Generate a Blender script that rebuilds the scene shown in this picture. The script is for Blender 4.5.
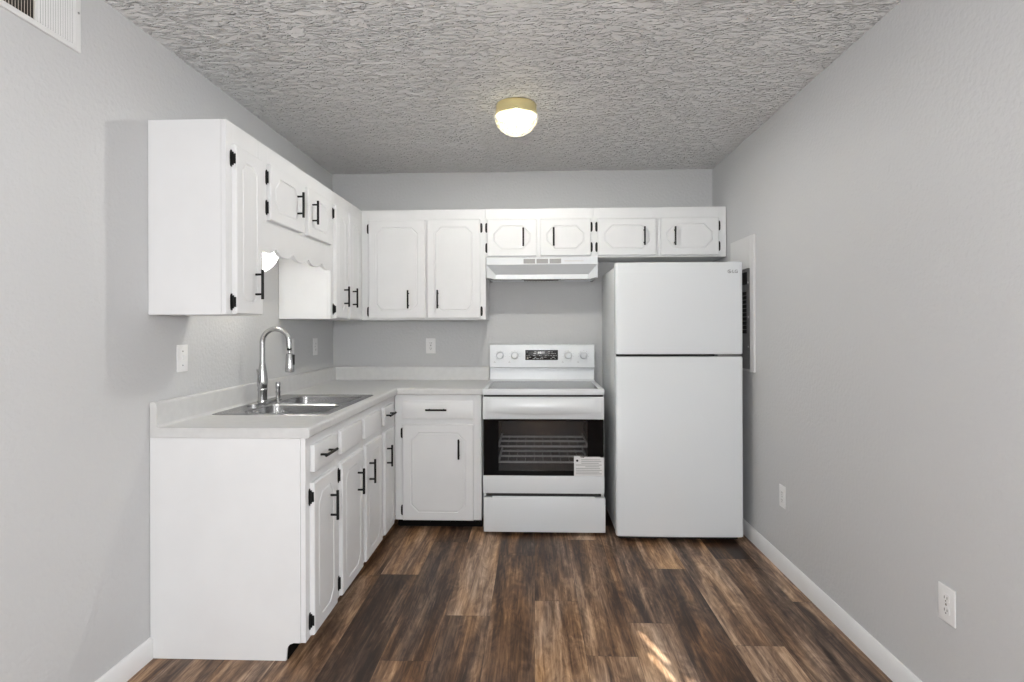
import bpy, bmesh, math, random
from mathutils import Vector, Matrix

for o in list(bpy.data.objects):
    bpy.data.objects.remove(o, do_unlink=True)
SC = bpy.context.scene
COL = SC.collection
PI = math.pi

# ------------------------------------------------------------------ camera
W, H = 2.819, 2.4486            # kitchen width, ceiling height (metres)
F_PX, YAW, PITCH, ROLL, V0 = 577.05, 0.0378, 0.002, 0.0036, 326.32
CAM = Vector((1.5074, -4.2805, 1.2918))
f0 = Vector((-math.sin(YAW), math.cos(YAW), 0)); r0 = Vector((math.cos(YAW), math.sin(YAW), 0)); zz = Vector((0, 0, 1))
fw = f0 * math.cos(PITCH) + zz * math.sin(PITCH)
up0 = -f0 * math.sin(PITCH) + zz * math.cos(PITCH)
rt = r0 * math.cos(ROLL) - up0 * math.sin(ROLL)
up = r0 * math.sin(ROLL) + up0 * math.cos(ROLL)
cd = bpy.data.cameras.new('camera')
cam = bpy.data.objects.new('camera', cd); COL.objects.link(cam)
m3 = Matrix((rt, up, -fw)).transposed()
cam.matrix_world = Matrix.Translation(CAM) @ m3.to_4x4()
cd.sensor_fit = 'HORIZONTAL'; cd.sensor_width = 36.0
cd.lens = 36.0 * F_PX / 1024
cd.shift_y = -(341 - V0) / 1024
cd.clip_start = 0.05
SC.camera = cam

# ------------------------------------------------------------------ world, sun, added fill lights, exposure
SC.view_settings.view_transform = 'Standard'
SC.view_settings.look = 'None'
SC.view_settings.gamma = 1
SC.view_settings.use_curve_mapping = False
SC.view_settings.exposure = 0.0
wd = bpy.data.worlds.new('world'); SC.world = wd; wd.use_nodes = True
bg = wd.node_tree.nodes['Background']
bg.inputs[0].default_value = (0.75, 0.85, 1.0, 1); bg.inputs[1].default_value = 1.0

SUN_AZ = Vector((0.293, -0.956)).normalized()      # horizontal direction from the kitchen towards the sun
SUN_TAN = 0.349
sl = bpy.data.lights.new('sun', 'SUN'); sl.energy = 24.0; sl.angle = math.radians(0.2); sl.color = (1.0, 0.93, 0.82)
sun = bpy.data.objects.new('sun', sl); COL.objects.link(sun)
sd = Vector((SUN_AZ.x, SUN_AZ.y, SUN_TAN)).normalized()
sun.rotation_euler = sd.to_track_quat('Z', 'Y').to_euler()
sun.location = (6, -12, 5)

def area(name, loc, rot, sx, sy, power, color=(1, 1, 1)):
    l = bpy.data.lights.new(name, 'AREA'); l.shape = 'RECTANGLE'; l.size = sx; l.size_y = sy
    l.energy = power; l.color = color
    o = bpy.data.objects.new(name, l); COL.objects.link(o); o.location = loc; o.rotation_euler = rot
    return o
LAMP_E, SINK_E = 1550.0, 130.0
area('rear_fill_area', (1.4, -6.2, 1.4), (math.radians(90), 0, 0), 2.2, 1.5, 20.0, (0.98, 0.99, 1.0))  # added fill from behind the camera, in front of a closed shade
area('side_fill_area', (4.45, -4.9, 1.4), (math.radians(90), 0, math.radians(90)), 1.6, 1.4, 50.0, (0.98, 0.99, 1.0))  # added side fill; the wall behind it has no window
pl = bpy.data.lights.new('rear_fill_point', 'POINT'); pl.energy = 97.0; pl.shadow_soft_size = .16; pl.color = (.98, .99, 1.0)  # unseen fill light added behind the camera, like a bounced flash
po = bpy.data.objects.new('rear_fill_point', pl); COL.objects.link(po); po.location = (1.45, -4.85, 1.50)

# ------------------------------------------------------------------ materials
def mat(name, color=(.8, .8, .8), rough=.5, metal=0.0, spec=.5, coat=0.0):
    m = bpy.data.materials.new(name); m.use_nodes = True
    b = m.node_tree.nodes['Principled BSDF']
    b.inputs['Base Color'].default_value = (*color, 1)
    b.inputs['Roughness'].default_value = rough
    b.inputs['Metallic'].default_value = metal
    b.inputs['Specular IOR Level'].default_value = spec
    b.inputs['Coat Weight'].default_value = coat
    return m
def nd(m, t, **kw):
    n = m.node_tree.nodes.new(t)
    for k, v in kw.items():
        if k.startswith('i_'): n.inputs[k[2:].replace('_', ' ')].default_value = v
        else: setattr(n, k, v)
    return n
def ln(m, a, ao, b, bi): m.node_tree.links.new(a.outputs[ao], b.inputs[bi])
def bump_noise(m, scale, strength, dist, detail=3, distortion=0.0, stretch=(1, 1, 1)):
    b = m.node_tree.nodes['Principled BSDF']
    tc = nd(m, 'ShaderNodeTexCoord'); mp = nd(m, 'ShaderNodeMapping'); mp.inputs['Scale'].default_value = stretch
    n = nd(m, 'ShaderNodeTexNoise'); n.inputs['Scale'].default_value = scale; n.inputs['Detail'].default_value = detail
    n.inputs['Distortion'].default_value = distortion
    bp = nd(m, 'ShaderNodeBump'); bp.inputs['Strength'].default_value = strength; bp.inputs['Distance'].default_value = dist
    ln(m, tc, 'Object', mp, 'Vector'); ln(m, mp, 'Vector', n, 'Vector'); ln(m, n, 'Fac', bp, 'Height'); ln(m, bp, 'Normal', b, 'Normal')
    return n
def tint_noise(m, c1, c2, scale, stretch=(1, 1, 1), detail=4):
    b = m.node_tree.nodes['Principled BSDF']
    tc = nd(m, 'ShaderNodeTexCoord'); mp = nd(m, 'ShaderNodeMapping'); mp.inputs['Scale'].default_value = stretch
    n = nd(m, 'ShaderNodeTexNoise'); n.inputs['Scale'].default_value = scale; n.inputs['Detail'].default_value = detail
    cr = nd(m, 'ShaderNodeValToRGB'); cr.color_ramp.elements[0].color = (*c1, 1); cr.color_ramp.elements[1].color = (*c2, 1)
    cr.color_ramp.elements[0].position = .35; cr.color_ramp.elements[1].position = .65
    ln(m, tc, 'Object', mp, 'Vector'); ln(m, mp, 'Vector', n, 'Vector'); ln(m, n, 'Fac', cr, 'Fac'); ln(m, cr, 'Color', b, 'Base Color')

M = {}
M['wall'] = mat('grey_wall_paint', (.59, .594, .60), .55, spec=.3); bump_noise(M['wall'], 60, .5, .005, 3)
M['white'] = mat('white_cabinet_paint', (.75, .75, .755), .38, spec=.4); tint_noise(M['white'], (.76, .765, .772), (.78, .785, .792), 6)
M['trim'] = mat('white_trim_paint', (.78, .78, .78), .4); tint_noise(M['trim'], (.77, .77, .77), (.80, .80, .80), 8)
M['black'] = mat('matte_black_metal', (.006, .006, .006), .5, spec=.25); tint_noise(M['black'], (.005, .005, .005), (.008, .008, .008), 40)
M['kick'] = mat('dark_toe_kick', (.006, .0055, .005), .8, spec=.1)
M['gap'] = mat('dark_gap', (.02, .02, .02), .8)
M['appl'] = mat('white_appliance_enamel', (.745, .77, .79), .26, spec=.5); bump_noise(M['appl'], 220, .04, .001, 2)
M['applside'] = mat('white_appliance_side', (.72, .735, .74), .35, spec=.5); bump_noise(M['applside'], 320, .06, .001, 2)
M['counter'] = mat('pale_laminate', (.66, .655, .65), .32); tint_noise(M['counter'], (.615, .615, .612), (.65, .65, .646), 28, detail=6)
M['steel'] = mat('brushed_steel', (.42, .42, .42), .26, 1.0); bump_noise(M['steel'], 60, .06, .001, 3, 0, (1, 14, 1))
M['chrome'] = mat('brushed_nickel', (.50, .50, .50), .2, 1.0)
M['darkmetal'] = mat('dark_grey_metal', (.18, .18, .18), .45, .6)
M['plastic'] = mat('white_plastic', (.82, .82, .82), .35); tint_noise(M['plastic'], (.81, .81, .81), (.83, .83, .83), 30)
M['slot'] = mat('socket_slot', (.10, .10, .10), .6)
M['blackglass'] = mat('black_oven_glass', (.002, .002, .0025), .05, spec=.12)
M['cookglass'] = mat('black_ceramic_glass', (.02, .02, .022), .10, spec=.3)
M['ring'] = mat('burner_ring_print', (.16, .16, .17), .2)
M['cavity'] = mat('oven_enamel', (.07, .068, .065), .4)
M['rack'] = mat('oven_rack_wire', (.93, .92, .90), .3)
M['display'] = mat('black_display', (.008, .008, .009), .12)
M['print'] = mat('white_print', (.62, .62, .62), .5)
M['greyprint'] = mat('grey_print', (.36, .36, .36), .5)
M['badge'] = mat('grey_badge', (.16, .16, .165), .4)
M['paper'] = mat('white_paper', (.74, .74, .74), .6)
M['ink'] = mat('grey_ink', (.42, .42, .42), .7)
M['grille'] = mat('grey_grille', (.36, .36, .36), .6)
M['lens'] = mat('lamp_lens', (.66, .66, .65), .3)
M['panelgrey'] = mat('grey_panel_enamel', (.30, .30, .30), .45); tint_noise(M['panelgrey'], (.28, .28, .28), (.33, .33, .33), 12)
M['panelplate'] = mat('painted_panel_plate', (.72, .72, .72), .5)
M['brass'] = mat('polished_brass', (.95, .84, .48), .28, 1.0); bump_noise(M['brass'], 20, .05, .002, 2)
M['vent'] = mat('white_vent_metal', (.76, .76, .755), .4)
M['tanlouver'] = mat('tan_louver', (.55, .50, .44), .6)  # tan blades, darker than those in the other half of the vent
M['duct'] = mat('dark_duct', (.05, .045, .04), .9)
M['rubber'] = mat('black_rubber', (.02, .02, .02), .7)
M['shade'] = mat('sun_block_shade', (.85, .85, .84), .8)

def ceiling_material():
    m = mat('stippled_ceiling', (.90, .90, .895), .7, spec=.2)
    b = m.node_tree.nodes['Principled BSDF']
    b.inputs['Roughness'].default_value = .5; b.inputs['Specular IOR Level'].default_value = .45
    tc = nd(m, 'ShaderNodeTexCoord')
    def strokes(scale, stretch, lo, hi, loc):
        mp = nd(m, 'ShaderNodeMapping'); mp.inputs['Scale'].default_value = (scale, scale * stretch, 1); mp.inputs['Location'].default_value = loc
        mp.inputs['Rotation'].default_value = (0, 0, loc[0])
        ln(m, tc, 'Object', mp, 'Vector')
        n = nd(m, 'ShaderNodeTexNoise'); n.inputs['Scale'].default_value = 1; n.inputs['Detail'].default_value = 1.5; n.inputs['Distortion'].default_value = 1.1
        ln(m, mp, 'Vector', n, 'Vector')
        r = nd(m, 'ShaderNodeMapRange', interpolation_type='SMOOTHSTEP'); r.inputs['From Min'].default_value = lo; r.inputs['From Max'].default_value = hi
        ln(m, n, 'Fac', r, 'Value'); return r
    a = strokes(17, 2.6, .52, .74, (.05, 0, 0)); c = strokes(20, 2.5, .53, .75, (.62, 7, 0)); d = strokes(18, 2.6, .53, .75, (-.55, 3, 0))
    mx = nd(m, 'ShaderNodeMath', operation='MAXIMUM'); ln(m, a, 'Result', mx, 0); ln(m, c, 'Result', mx, 1)
    mx2 = nd(m, 'ShaderNodeMath', operation='MAXIMUM'); ln(m, mx, 'Value', mx2, 0); ln(m, d, 'Result', mx2, 1)
    bp = nd(m, 'ShaderNodeBump'); bp.inputs['Strength'].default_value = 1.0; bp.inputs['Distance'].default_value = .024
    ln(m, mx2, 'Value', bp, 'Height'); ln(m, bp, 'Normal', b, 'Normal')
    return m
M['ceiling'] = ceiling_material()

def floor_material():
    m = mat('vinyl_wood_plank', (.2, .13, .09), .42, spec=.35)
    b = m.node_tree.nodes['Principled BSDF']
    at = nd(m, 'ShaderNodeAttribute', attribute_name='plank')
    sp = nd(m, 'ShaderNodeSeparateColor'); ln(m, at, 'Color', sp, 'Color')
    tc = nd(m, 'ShaderNodeTexCoord')
    off = nd(m, 'ShaderNodeVectorMath', operation='SCALE'); off.inputs['Scale'].default_value = 40.0
    ln(m, at, 'Color', off, 0)
    ad = nd(m, 'ShaderNodeVectorMath', operation='ADD'); ln(m, tc, 'Object', ad, 0); ln(m, off, 'Vector', ad, 1)
    def noise(sx, sy, detail, dist, rough=.55):
        mp = nd(m, 'ShaderNodeMapping'); mp.inputs['Scale'].default_value = (sx, sy, 1); ln(m, ad, 'Vector', mp, 'Vector')
        n = nd(m, 'ShaderNodeTexNoise'); n.inputs['Scale'].default_value = 1.0; n.inputs['Detail'].default_value = detail
        n.inputs['Distortion'].default_value = dist; n.inputs['Roughness'].default_value = rough
        ln(m, mp, 'Vector', n, 'Vector'); return n
    def madd(a, ao, k, c, co='Value'):
        x = nd(m, 'ShaderNodeMath', operation='MULTIPLY_ADD'); x.inputs[1].default_value = k
        ln(m, a, ao, x, 0)
        if isinstance(c, float): x.inputs[2].default_value = c
        else: ln(m, c, co, x, 2)
        return x
    n1 = noise(11, .9, 3, .9); n2 = noise(38, 1.9, 6, 1.6, .68); n3 = noise(160, 6, 3, .2); n4 = noise(6, .8, 2, .4); n5 = noise(16, 4.5, 5, 3.2, .6)
    v = madd(n1, 'Fac', 1.45, -.725 - .55 - .12 - .33)
    v = madd(n2, 'Fac', 1.10, v); v = madd(n3, 'Fac', .24, v); v = madd(n5, 'Fac', .66, v)
    v2 = nd(m, 'ShaderNodeMath', operation='ADD'); ln(m, v, 'Value', v2, 0); ln(m, sp, 'Red', v2, 1)
    cr = nd(m, 'ShaderNodeValToRGB'); e = cr.color_ramp.elements
    e[0].position = .05; e[0].color = (.024, .013, .009, 1)
    e[1].position = .95; e[1].color = (.60, .41, .265, 1)
    for p, c in ((.25, (.060, .033, .021)), (.44, (.135, .078, .048)), (.60, (.24, .144, .087)), (.77, (.40, .257, .16))):
        x = e.new(p); x.color = (*c, 1)
    ln(m, v2, 'Value', cr, 'Fac')
    hs = nd(m, 'ShaderNodeHueSaturation')
    st = nd(m, 'ShaderNodeMapRange'); st.inputs['From Min'].default_value = .35; st.inputs['From Max'].default_value = .68
    st.inputs['To Min'].default_value = .86; st.inputs['To Max'].default_value = 1.22
    ln(m, n4, 'Fac', st, 'Value'); ln(m, st, 'Result', hs, 'Saturation'); ln(m, cr, 'Color', hs, 'Color')
    # seams from the plank's own coordinates
    uv = nd(m, 'ShaderNodeUVMap'); su = nd(m, 'ShaderNodeSeparateXYZ'); ln(m, uv, 'UV', su, 'Vector')
    def edge(out, w):
        a = nd(m, 'ShaderNodeMath', operation='SUBTRACT'); a.inputs[1].default_value = .5; ln(m, su, out, a, 0)
        c = nd(m, 'ShaderNodeMath', operation='ABSOLUTE'); ln(m, a, 'Value', c, 0)
        g = nd(m, 'ShaderNodeMath', operation='GREATER_THAN'); g.inputs[1].default_value = .5 - w; ln(m, c, 'Value', g, 0); return g
    ex, ey = edge('X', .006), edge('Y', .0012)
    mx = nd(m, 'ShaderNodeMath', operation='MAXIMUM'); ln(m, ex, 'Value', mx, 0); ln(m, ey, 'Value', mx, 1)
    mix = nd(m, 'ShaderNodeMix', data_type='RGBA'); mix.inputs['B'].default_value = (.022, .015, .011, 1)
    k = nd(m, 'ShaderNodeMath', operation='MULTIPLY'); k.inputs[1].default_value = .55; ln(m, mx, 'Value', k, 0)
    ln(m, k, 'Value', mix, 'Factor'); ln(m, hs, 'Color', mix, 'A'); 
    ln(m, mix, 'Result', b, 'Base Color')
    bp = nd(m, 'ShaderNodeBump'); bp.inputs['Strength'].default_value = .12; bp.inputs['Distance'].default_value = .002
    ln(m, n2, 'Fac', bp, 'Height'); ln(m, bp, 'Normal', b, 'Normal')
    return m
M['floor'] = floor_material()

def emission(name, color, strength):
    m = bpy.data.materials.new(name); m.use_nodes = True; nt = m.node_tree
    for n in list(nt.nodes): nt.nodes.remove(n)
    o = nt.nodes.new('ShaderNodeOutputMaterial'); e = nt.nodes.new('ShaderNodeEmission')
    e.inputs[0].default_value = (*color, 1); e.inputs[1].default_value = strength
    nt.links.new(e.outputs[0], o.inputs[0]); return m
def glass_mix(name, transp, tcol, dcol, rough, diffuse=True, ribs=0):
    """thin pane: transparent + translucent + a little gloss"""
    m = bpy.data.materials.new(name); m.use_nodes = True; nt = m.node_tree
    for n in list(nt.nodes): nt.nodes.remove(n)
    o = nt.nodes.new('ShaderNodeOutputMaterial')
    t = nt.nodes.new('ShaderNodeBsdfTransparent'); t.inputs[0].default_value = (*tcol, 1)
    g = nt.nodes.new('ShaderNodeBsdfGlossy'); g.inputs['Roughness'].default_value = rough
    fr = nt.nodes.new('ShaderNodeFresnel'); fr.inputs['IOR'].default_value = 1.45
    cur = t
    if diffuse:
        d = nt.nodes.new('ShaderNodeBsdfTranslucent'); d.inputs[0].default_value = (*dcol, 1)
        mx = nt.nodes.new('ShaderNodeMixShader'); mx.inputs[0].default_value = 1 - transp
        nt.links.new(t.outputs[0], mx.inputs[1]); nt.links.new(d.outputs[0], mx.inputs[2]); cur = mx
        if ribs:
            tc = nt.nodes.new('ShaderNodeTexCoord'); v = nt.nodes.new('ShaderNodeTexVoronoi'); v.inputs['Scale'].default_value = ribs
            bp = nt.nodes.new('ShaderNodeBump'); bp.inputs['Strength'].default_value = .8; bp.inputs['Distance'].default_value = .006
            nt.links.new(tc.outputs['Object'], v.inputs['Vector']); nt.links.new(v.outputs['Distance'], bp.inputs['Height'])
            nt.links.new(bp.outputs['Normal'], d.inputs['Normal']); nt.links.new(bp.outputs['Normal'], g.inputs['Normal'])
    m2 = nt.nodes.new('ShaderNodeMixShader')
    nt.links.new(fr.outputs[0], m2.inputs[0]); nt.links.new(cur.outputs[0], m2.inputs[1]); nt.links.new(g.outputs[0], m2.inputs[2])
    nt.links.new(m2.outputs[0], o.inputs[0]); return m
M['bulb'] = emission('lamp_bulb', (1.0, .985, .96), LAMP_E)
M['sinkbulb'] = emission('sink_lamp_bulb', (1.0, 1.0, 1.0), SINK_E)
M['dome'] = glass_mix('pressed_glass', .82, (.97, .97, .95), (.05, .049, .045), .12, True, 55)
M['ovenpane'] = glass_mix('tinted_oven_glass', 1, (.74, .74, .75), (0, 0, 0), .03, False)
M['opal'] = glass_mix('opal_glass', .50, (1, 1, 1), (.95, .95, .95), .12, True, 0)
M['pane'] = glass_mix('window_glass', 1, (.96, .97, .97), (0, 0, 0), .02, False)

# ------------------------------------------------------------------ mesh helpers
def box(bm, x0, x1, y0, y1, z0, z1, bev=0.0, seg=2):
    vs = [bm.verts.new((x, y, z)) for x in (x0, x1) for y in (y0, y1) for z in (z0, z1)]
    q = [(0, 1, 3, 2), (4, 6, 7, 5), (0, 4, 5, 1), (2, 3, 7, 6), (0, 2, 6, 4), (1, 5, 7, 3)]
    fs = [bm.faces.new([vs[i] for i in a]) for a in q]
    if bev > 0:
        es = list({e for f in fs for e in f.edges})
        bmesh.ops.bevel(bm, geom=es, offset=bev, segments=seg, profile=.6, affect='EDGES', clamp_overlap=True)
def frame_of(t):
    t = t.normalized(); a = Vector((0, 0, 1)) if abs(t.z) < .9 else Vector((1, 0, 0))
    u = a.cross(t).normalized(); return u, t.cross(u)
def tube(bm, pts, r, seg=12, caps=True):
    pts = [Vector(p) for p in pts]; n = len(pts); rs = r if isinstance(r, (list, tuple)) else [r] * n
    u = None; rings = []
    for i, p in enumerate(pts):
        t = (pts[min(i + 1, n - 1)] - pts[max(i - 1, 0)]).normalized()
        if u is None: u, w = frame_of(t)
        else:
            u = (u - t * u.dot(t)).normalized(); w = t.cross(u)
        rings.append([bm.verts.new(p + (u * math.cos(2 * PI * k / seg) + w * math.sin(2 * PI * k / seg)) * rs[i]) for k in range(seg)])
    for a, b in zip(rings, rings[1:]):
        for k in range(seg): bm.faces.new((a[k], a[(k + 1) % seg], b[(k + 1) % seg], b[k]))
    if caps: bm.faces.new(rings[0][::-1]); bm.faces.new(rings[-1])
def lathe(bm, prof, c=(0, 0, 0), axis='Z', seg=24, caps=True):
    c = Vector(c); rings = []
    for r, h in prof:
        ring = []
        for k in range(seg):
            a = 2 * PI * k / seg; x, y = r * math.cos(a), r * math.sin(a)
            p = {'Z': (x, y, h), 'Y': (x, h, -y), 'X': (h, x, y)}[axis]
            ring.append(bm.verts.new(c + Vector(p)))
        rings.append(ring)
    for a, b in zip(rings, rings[1:]):
        for k in range(seg): bm.faces.new((a[k], a[(k + 1) % seg], b[(k + 1) % seg], b[k]))
    if caps: bm.faces.new(rings[0][::-1]); bm.faces.new(rings[-1])
def prism(bm, poly, axis, a, b):
    """extrude a 2-D polygon along axis from a to b; poly in the two other axes (cyclic order)"""
    def P(u, v, w): return {'X': (w, u, v), 'Y': (u, w, v), 'Z': (u, v, w)}[axis]
    A = [bm.verts.new(P(u, v, a)) for u, v in poly]; B = [bm.verts.new(P(u, v, b)) for u, v in poly]
    bm.faces.new(A[::-1]); bm.faces.new(B)
    n = len(poly)
    for i in range(n): bm.faces.new((A[i], A[(i + 1) % n], B[(i + 1) % n], B[i]))
def obj(name, bm, material, parent=None, label=None, smooth=35):
    bmesh.ops.recalc_face_normals(bm, faces=bm.faces)
    if smooth:
        lim = math.radians(smooth)
        for f in bm.faces: f.smooth = True
        for e in bm.edges:
            e.smooth = len(e.link_faces) == 2 and e.calc_face_angle(PI) < lim
    me = bpy.data.meshes.new(name); bm.to_mesh(me); bm.free()
    me.materials.append(material)
    o = bpy.data.objects.new(name, me); COL.objects.link(o)
    if parent: o.parent = parent
    if label: o['label'] = label
    return o
def thing(name, label, cat, loc=(0, 0, 0), rz=0, group=None):
    o = bpy.data.objects.new(name, None); COL.objects.link(o); o.empty_display_size = .05
    o.location = loc; o.rotation_euler = (0, 0, rz); o['label'] = label; o['category'] = cat
    if group: o['group'] = group
    return o
def struct(name, bm, material, parent=None):
    o = obj(name, bm, material, parent)
    if not parent: o['kind'] = 'structure'
    return o
def copy_tree(o, parent=None):
    c = o.copy(); COL.objects.link(c)
    if parent: c.parent = parent
    for ch in list(o.children): copy_tree(ch, c)
    return c
def NB(): return bmesh.new()
def cut(o, boxes):
    """boolean holes"""
    for b in boxes:
        bm = NB(); box(bm, *b); bmesh.ops.recalc_face_normals(bm, faces=bm.faces)
        me = bpy.data.meshes.new('cutter'); bm.to_mesh(me); bm.free()
        c = bpy.data.objects.new('cutter', me); COL.objects.link(c)
        md = o.modifiers.new('cut', 'BOOLEAN'); md.operation = 'DIFFERENCE'; md.object = c; md.solver = 'EXACT'
        dg = bpy.context.evaluated_depsgraph_get()
        nm = bpy.data.meshes.new_from_object(o.evaluated_get(dg))
        o.modifiers.clear(); old = o.data; o.data = nm; nm.name = old.name
        bpy.data.objects.remove(c, do_unlink=True)

# ------------------------------------------------------------------ room shell
YR, XR, YE = -6.3, 4.6, -3.35        # far end behind the camera, living-side wall, end of the kitchen's right wall
def build_floor():
    rnd = random.Random(4)
    bm = NB(); uvl = bm.loops.layers.uv.new('UVMap'); cl = bm.loops.layers.float_color.new('plank')
    pw, L = .2015, 1.24
    seams = {-4: -1.28, -3: -.816, -2: -1.70, -1: -1.01, 0: -1.548, 1: -.76, 2: -1.74, 3: -1.17, 4: -1.908, 5: -1.025}
    tones = {(-4, 0): .60, (-4, -1): .33, (-3, 0): .30, (-3, -1): .44, (-2, 0): .63, (-2, -1): .40, (-1, 0): .32, (-1, -1): .40,  # dark plank by the back cabinet takes in shadow, one light plank sunlight
             (0, 0): .40, (0, -1): .62, (1, 0): .66, (1, -1): .49, (2, 0): .46, (2, -1): .66, (3, 0): .64, (3, -1): .32,
             (4, 0): .52, (4, -1): .60, (5, 0): .30, (5, -1): .42, (4, 1): .36, (-5, 0): .48, (-5, -1): .5, (6, -1): .42, (6, 0): .6, (-6, -1): .55}
    for c in range(-9, 17):
        x0 = 1.507 + pw * c; x1 = x0 + pw
        s = seams.get(c, -rnd.random() * 1.2 - .4)
        for k in range(-6, 4):
            y0 = s + k * L; y1 = y0 + L
            a, b_, d, e = max(x0, -.1), min(x1, XR + .1), max(y0, YR - .1), min(y1, .1)
            if a >= b_ or d >= e: continue
            tone = tones.get((c, k), .34 + .3 * rnd.random()); off = rnd.random(); of2 = rnd.random()
            vs = [bm.verts.new((px, py, 0)) for px, py in ((a, d), (b_, d), (b_, e), (a, e))]
            f = bm.faces.new(vs)
            for lp in f.loops:
                v = lp.vert.co
                lp[uvl].uv = ((v.x - x0) / pw, (v.y - y0) / L)
                lp[cl] = (.49 + (tone - .49) * 1.18, off, of2, 1)
    # slab underneath
    box(bm, -.1, XR + .1, YR - .1, .1, -.1, -.002)
    return struct('floor', bm, M['floor'])
fl = build_floor()
bm = NB(); box(bm, -.1, XR + .1, YR - .1, .1, H, H + .1); struct('ceiling', bm, M['ceiling'])
bm = NB(); box(bm, -.1, 0, YR, .1, 0, H); struct('wall_left', bm, M['wall'])
bm = NB(); box(bm, 0, W + .1, 0, .1, 0, H); struct('wall_back', bm, M['wall'])
bm = NB(); box(bm, W, W + .1, YE, 0, 0, H); struct('wall_right', bm, M['wall'])
bm = NB(); box(bm, W + .1, XR + .1, YE, YE + .1, 0, H); struct('wall_return', bm, M['wall'])
bm = NB(); box(bm, XR, XR + .1, YR, YE, 0, H); struct('wall_side', bm, M['wall'])
DX0, DX1 = 2.88, 3.80                 # opening for the added slit door behind the camera
bm = NB()
for b in ((0, .3, 0, H), (.3, 2.5, 0, .65), (.3, 2.5, 2.15, H), (2.5, DX0, 0, H), (DX0, DX1, 2.05, H), (DX1, XR, 0, H)):
    box(bm, b[0], b[1], YR - .1, YR, b[2], b[3])
struct('wall_front', bm, M['wall'])
bm = NB()
for b in ((.3, .36, .65, 2.15), (2.44, 2.5, .65, 2.15), (.36, 2.44, .65, .71), (.36, 2.44, 2.09, 2.15), (1.37, 1.43, .71, 2.09)):
    box(bm, b[0], b[1], YR - .09, YR - .04, b[2], b[3], .004)
wn = struct('added_window', bm, M['trim'])  # unseen window added as a setting for the rear fill
bm = NB(); box(bm, .36, 2.44, YR - .066, YR - .062, .71, 2.09); obj('pane', bm, M['pane'], wn)
bm = NB(); box(bm, .33, 2.47, YR - .030, YR - .027, .66, 2.14); obj('sun_block_shade', bm, M['shade'], wn)  # unseen shade added to keep the sun out of this window
# unseen door added so the sun makes its floor patches through three slits
bm = NB(); box(bm, DX0 + .005, DX1 - .005, YR - .07, YR - .03, .005, 2.045)
dr = struct('added_slit_door', bm, M['trim'])
YG = YR - .05
lites = []
for (xa, ya), (xb, yb), wd_ in (((1.945, -1.80), (2.023, -2.055), .038), ((1.952, -1.965), (2.022, -2.17), .038), ((2.062, -2.115), (2.13, -2.33), .044)):
    def back(x, y):
        d = (y - YG) / -SUN_AZ.y
        return x + SUN_AZ.x * d, d * SUN_TAN
    (u1, z1), (u2, z2) = back(xa, ya), back(xb, yb)
    uc = (u1 + u2) / 2
    lites.append((uc - wd_ / 2, uc + wd_ / 2, YR - .2, YR + .1, min(z1, z2), max(z1, z2)))
cut(dr, lites)
bm = NB()
for l in lites: box(bm, l[0], l[1], YG - .002, YG + .002, l[4], l[5])
obj('pane', bm, M['pane'], dr)
bm = NB(); lathe(bm, [(.028, YR - .03), (.028, YR - .022), (.012, YR - .018), (.012, YR + .01), (.026, YR + .018), (.028, YR + .035), (.015, YR + .045)], (DX0 + .07, 0, .95), 'Y', 16)
obj('door_knob', bm, M['chrome'], dr)

def baseboard(name, axis, c0, c1, a, b, h=.085):
    bm = NB(); t = c1 - c0
    poly = [(c0, 0), (c1, 0), (c1, h - .012), (c0 + t * .35, h), (c0, h)]
    prism(bm, poly, 'Y', a, b) if axis == 'Y' else prism(bm, [(p, q) for p, q in poly], 'X', a, b)
    return struct(name, bm, M['trim'])
baseboard('baseboard_left', 'Y', 0.0005, .013, YR + .001, -2.0745)
baseboard('baseboard_right', 'Y', W - .0005, W - .013, YE + .001, -.001, .087)

# ------------------------------------------------------------------ cabinet parts
def octo(w, h, i, c):
    return [(i + c, i), (w - i - c, i), (w - i, i + c), (w - i, h - i - c), (w - i - c, h - i), (i + c, h - i), (i, h - i - c), (i, i + c)]
def panel_door(bm, x, z, w, h, t=.019, inset=.05, ch=.045):
    """routed slab: square edge, clipped-corner groove; back at y=0, front at y=-t"""
    def ring(pts, y): return [bm.verts.new((x + a, y, z + b)) for a, b in pts]
    rect = lambda e: [(e, e), (w - e, e), (w - e, h - e), (e, h - e)]
    R0, R1, R2 = ring(rect(0), 0), ring(rect(0), -t + .004), ring(rect(.004), -t)
    bm.faces.new(R0)
    for A, B in ((R0, R1), (R1, R2)):
        for k in range(4): bm.faces.new((A[k], A[(k + 1) % 4], B[(k + 1) % 4], B[k]))
    O = []
    for dlt, y in ((0, -t), (.003, -t + .0035), (.007, -t + .0035), (.012, -t + .0005)):
        O.append(ring(octo(w, h, inset + dlt, max(ch - .586 * dlt, .003)), y))
    o = O[0]
    for k in range(4):
        bm.faces.new((R2[k], R2[(k + 1) % 4], o[2 * k + 1], o[2 * k]))
        bm.faces.new((R2[(k + 1) % 4], o[(2 * k + 2) % 8], o[2 * k + 1]))
    for A, B in zip(O, O[1:]):
        for k in range(8): bm.faces.new((A[k], A[(k + 1) % 8], B[(k + 1) % 8], B[k]))
    bm.faces.new(O[-1])
def handle(parent, x, z, L, t, vertical=True):
    """bar pull centred at x, z on a door front at y=-t"""
    bm = NB(); h = L / 2; s = .03
    d = Vector((0, 0, 1)) if vertical else Vector((1, 0, 0)); c = Vector((x, -t - s, z))
    tube(bm, [c - d * h, c - d * (h - .001), c + d * (h - .001), c + d * h], [.0052, .006, .006, .0052], 12)
    for k in (-1, 1):
        p = c + d * k * (h - .021); tube(bm, [p + Vector((0, s, 0)), p], .0048, 10)
    return obj('handle', bm, M['black'], parent)
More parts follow.
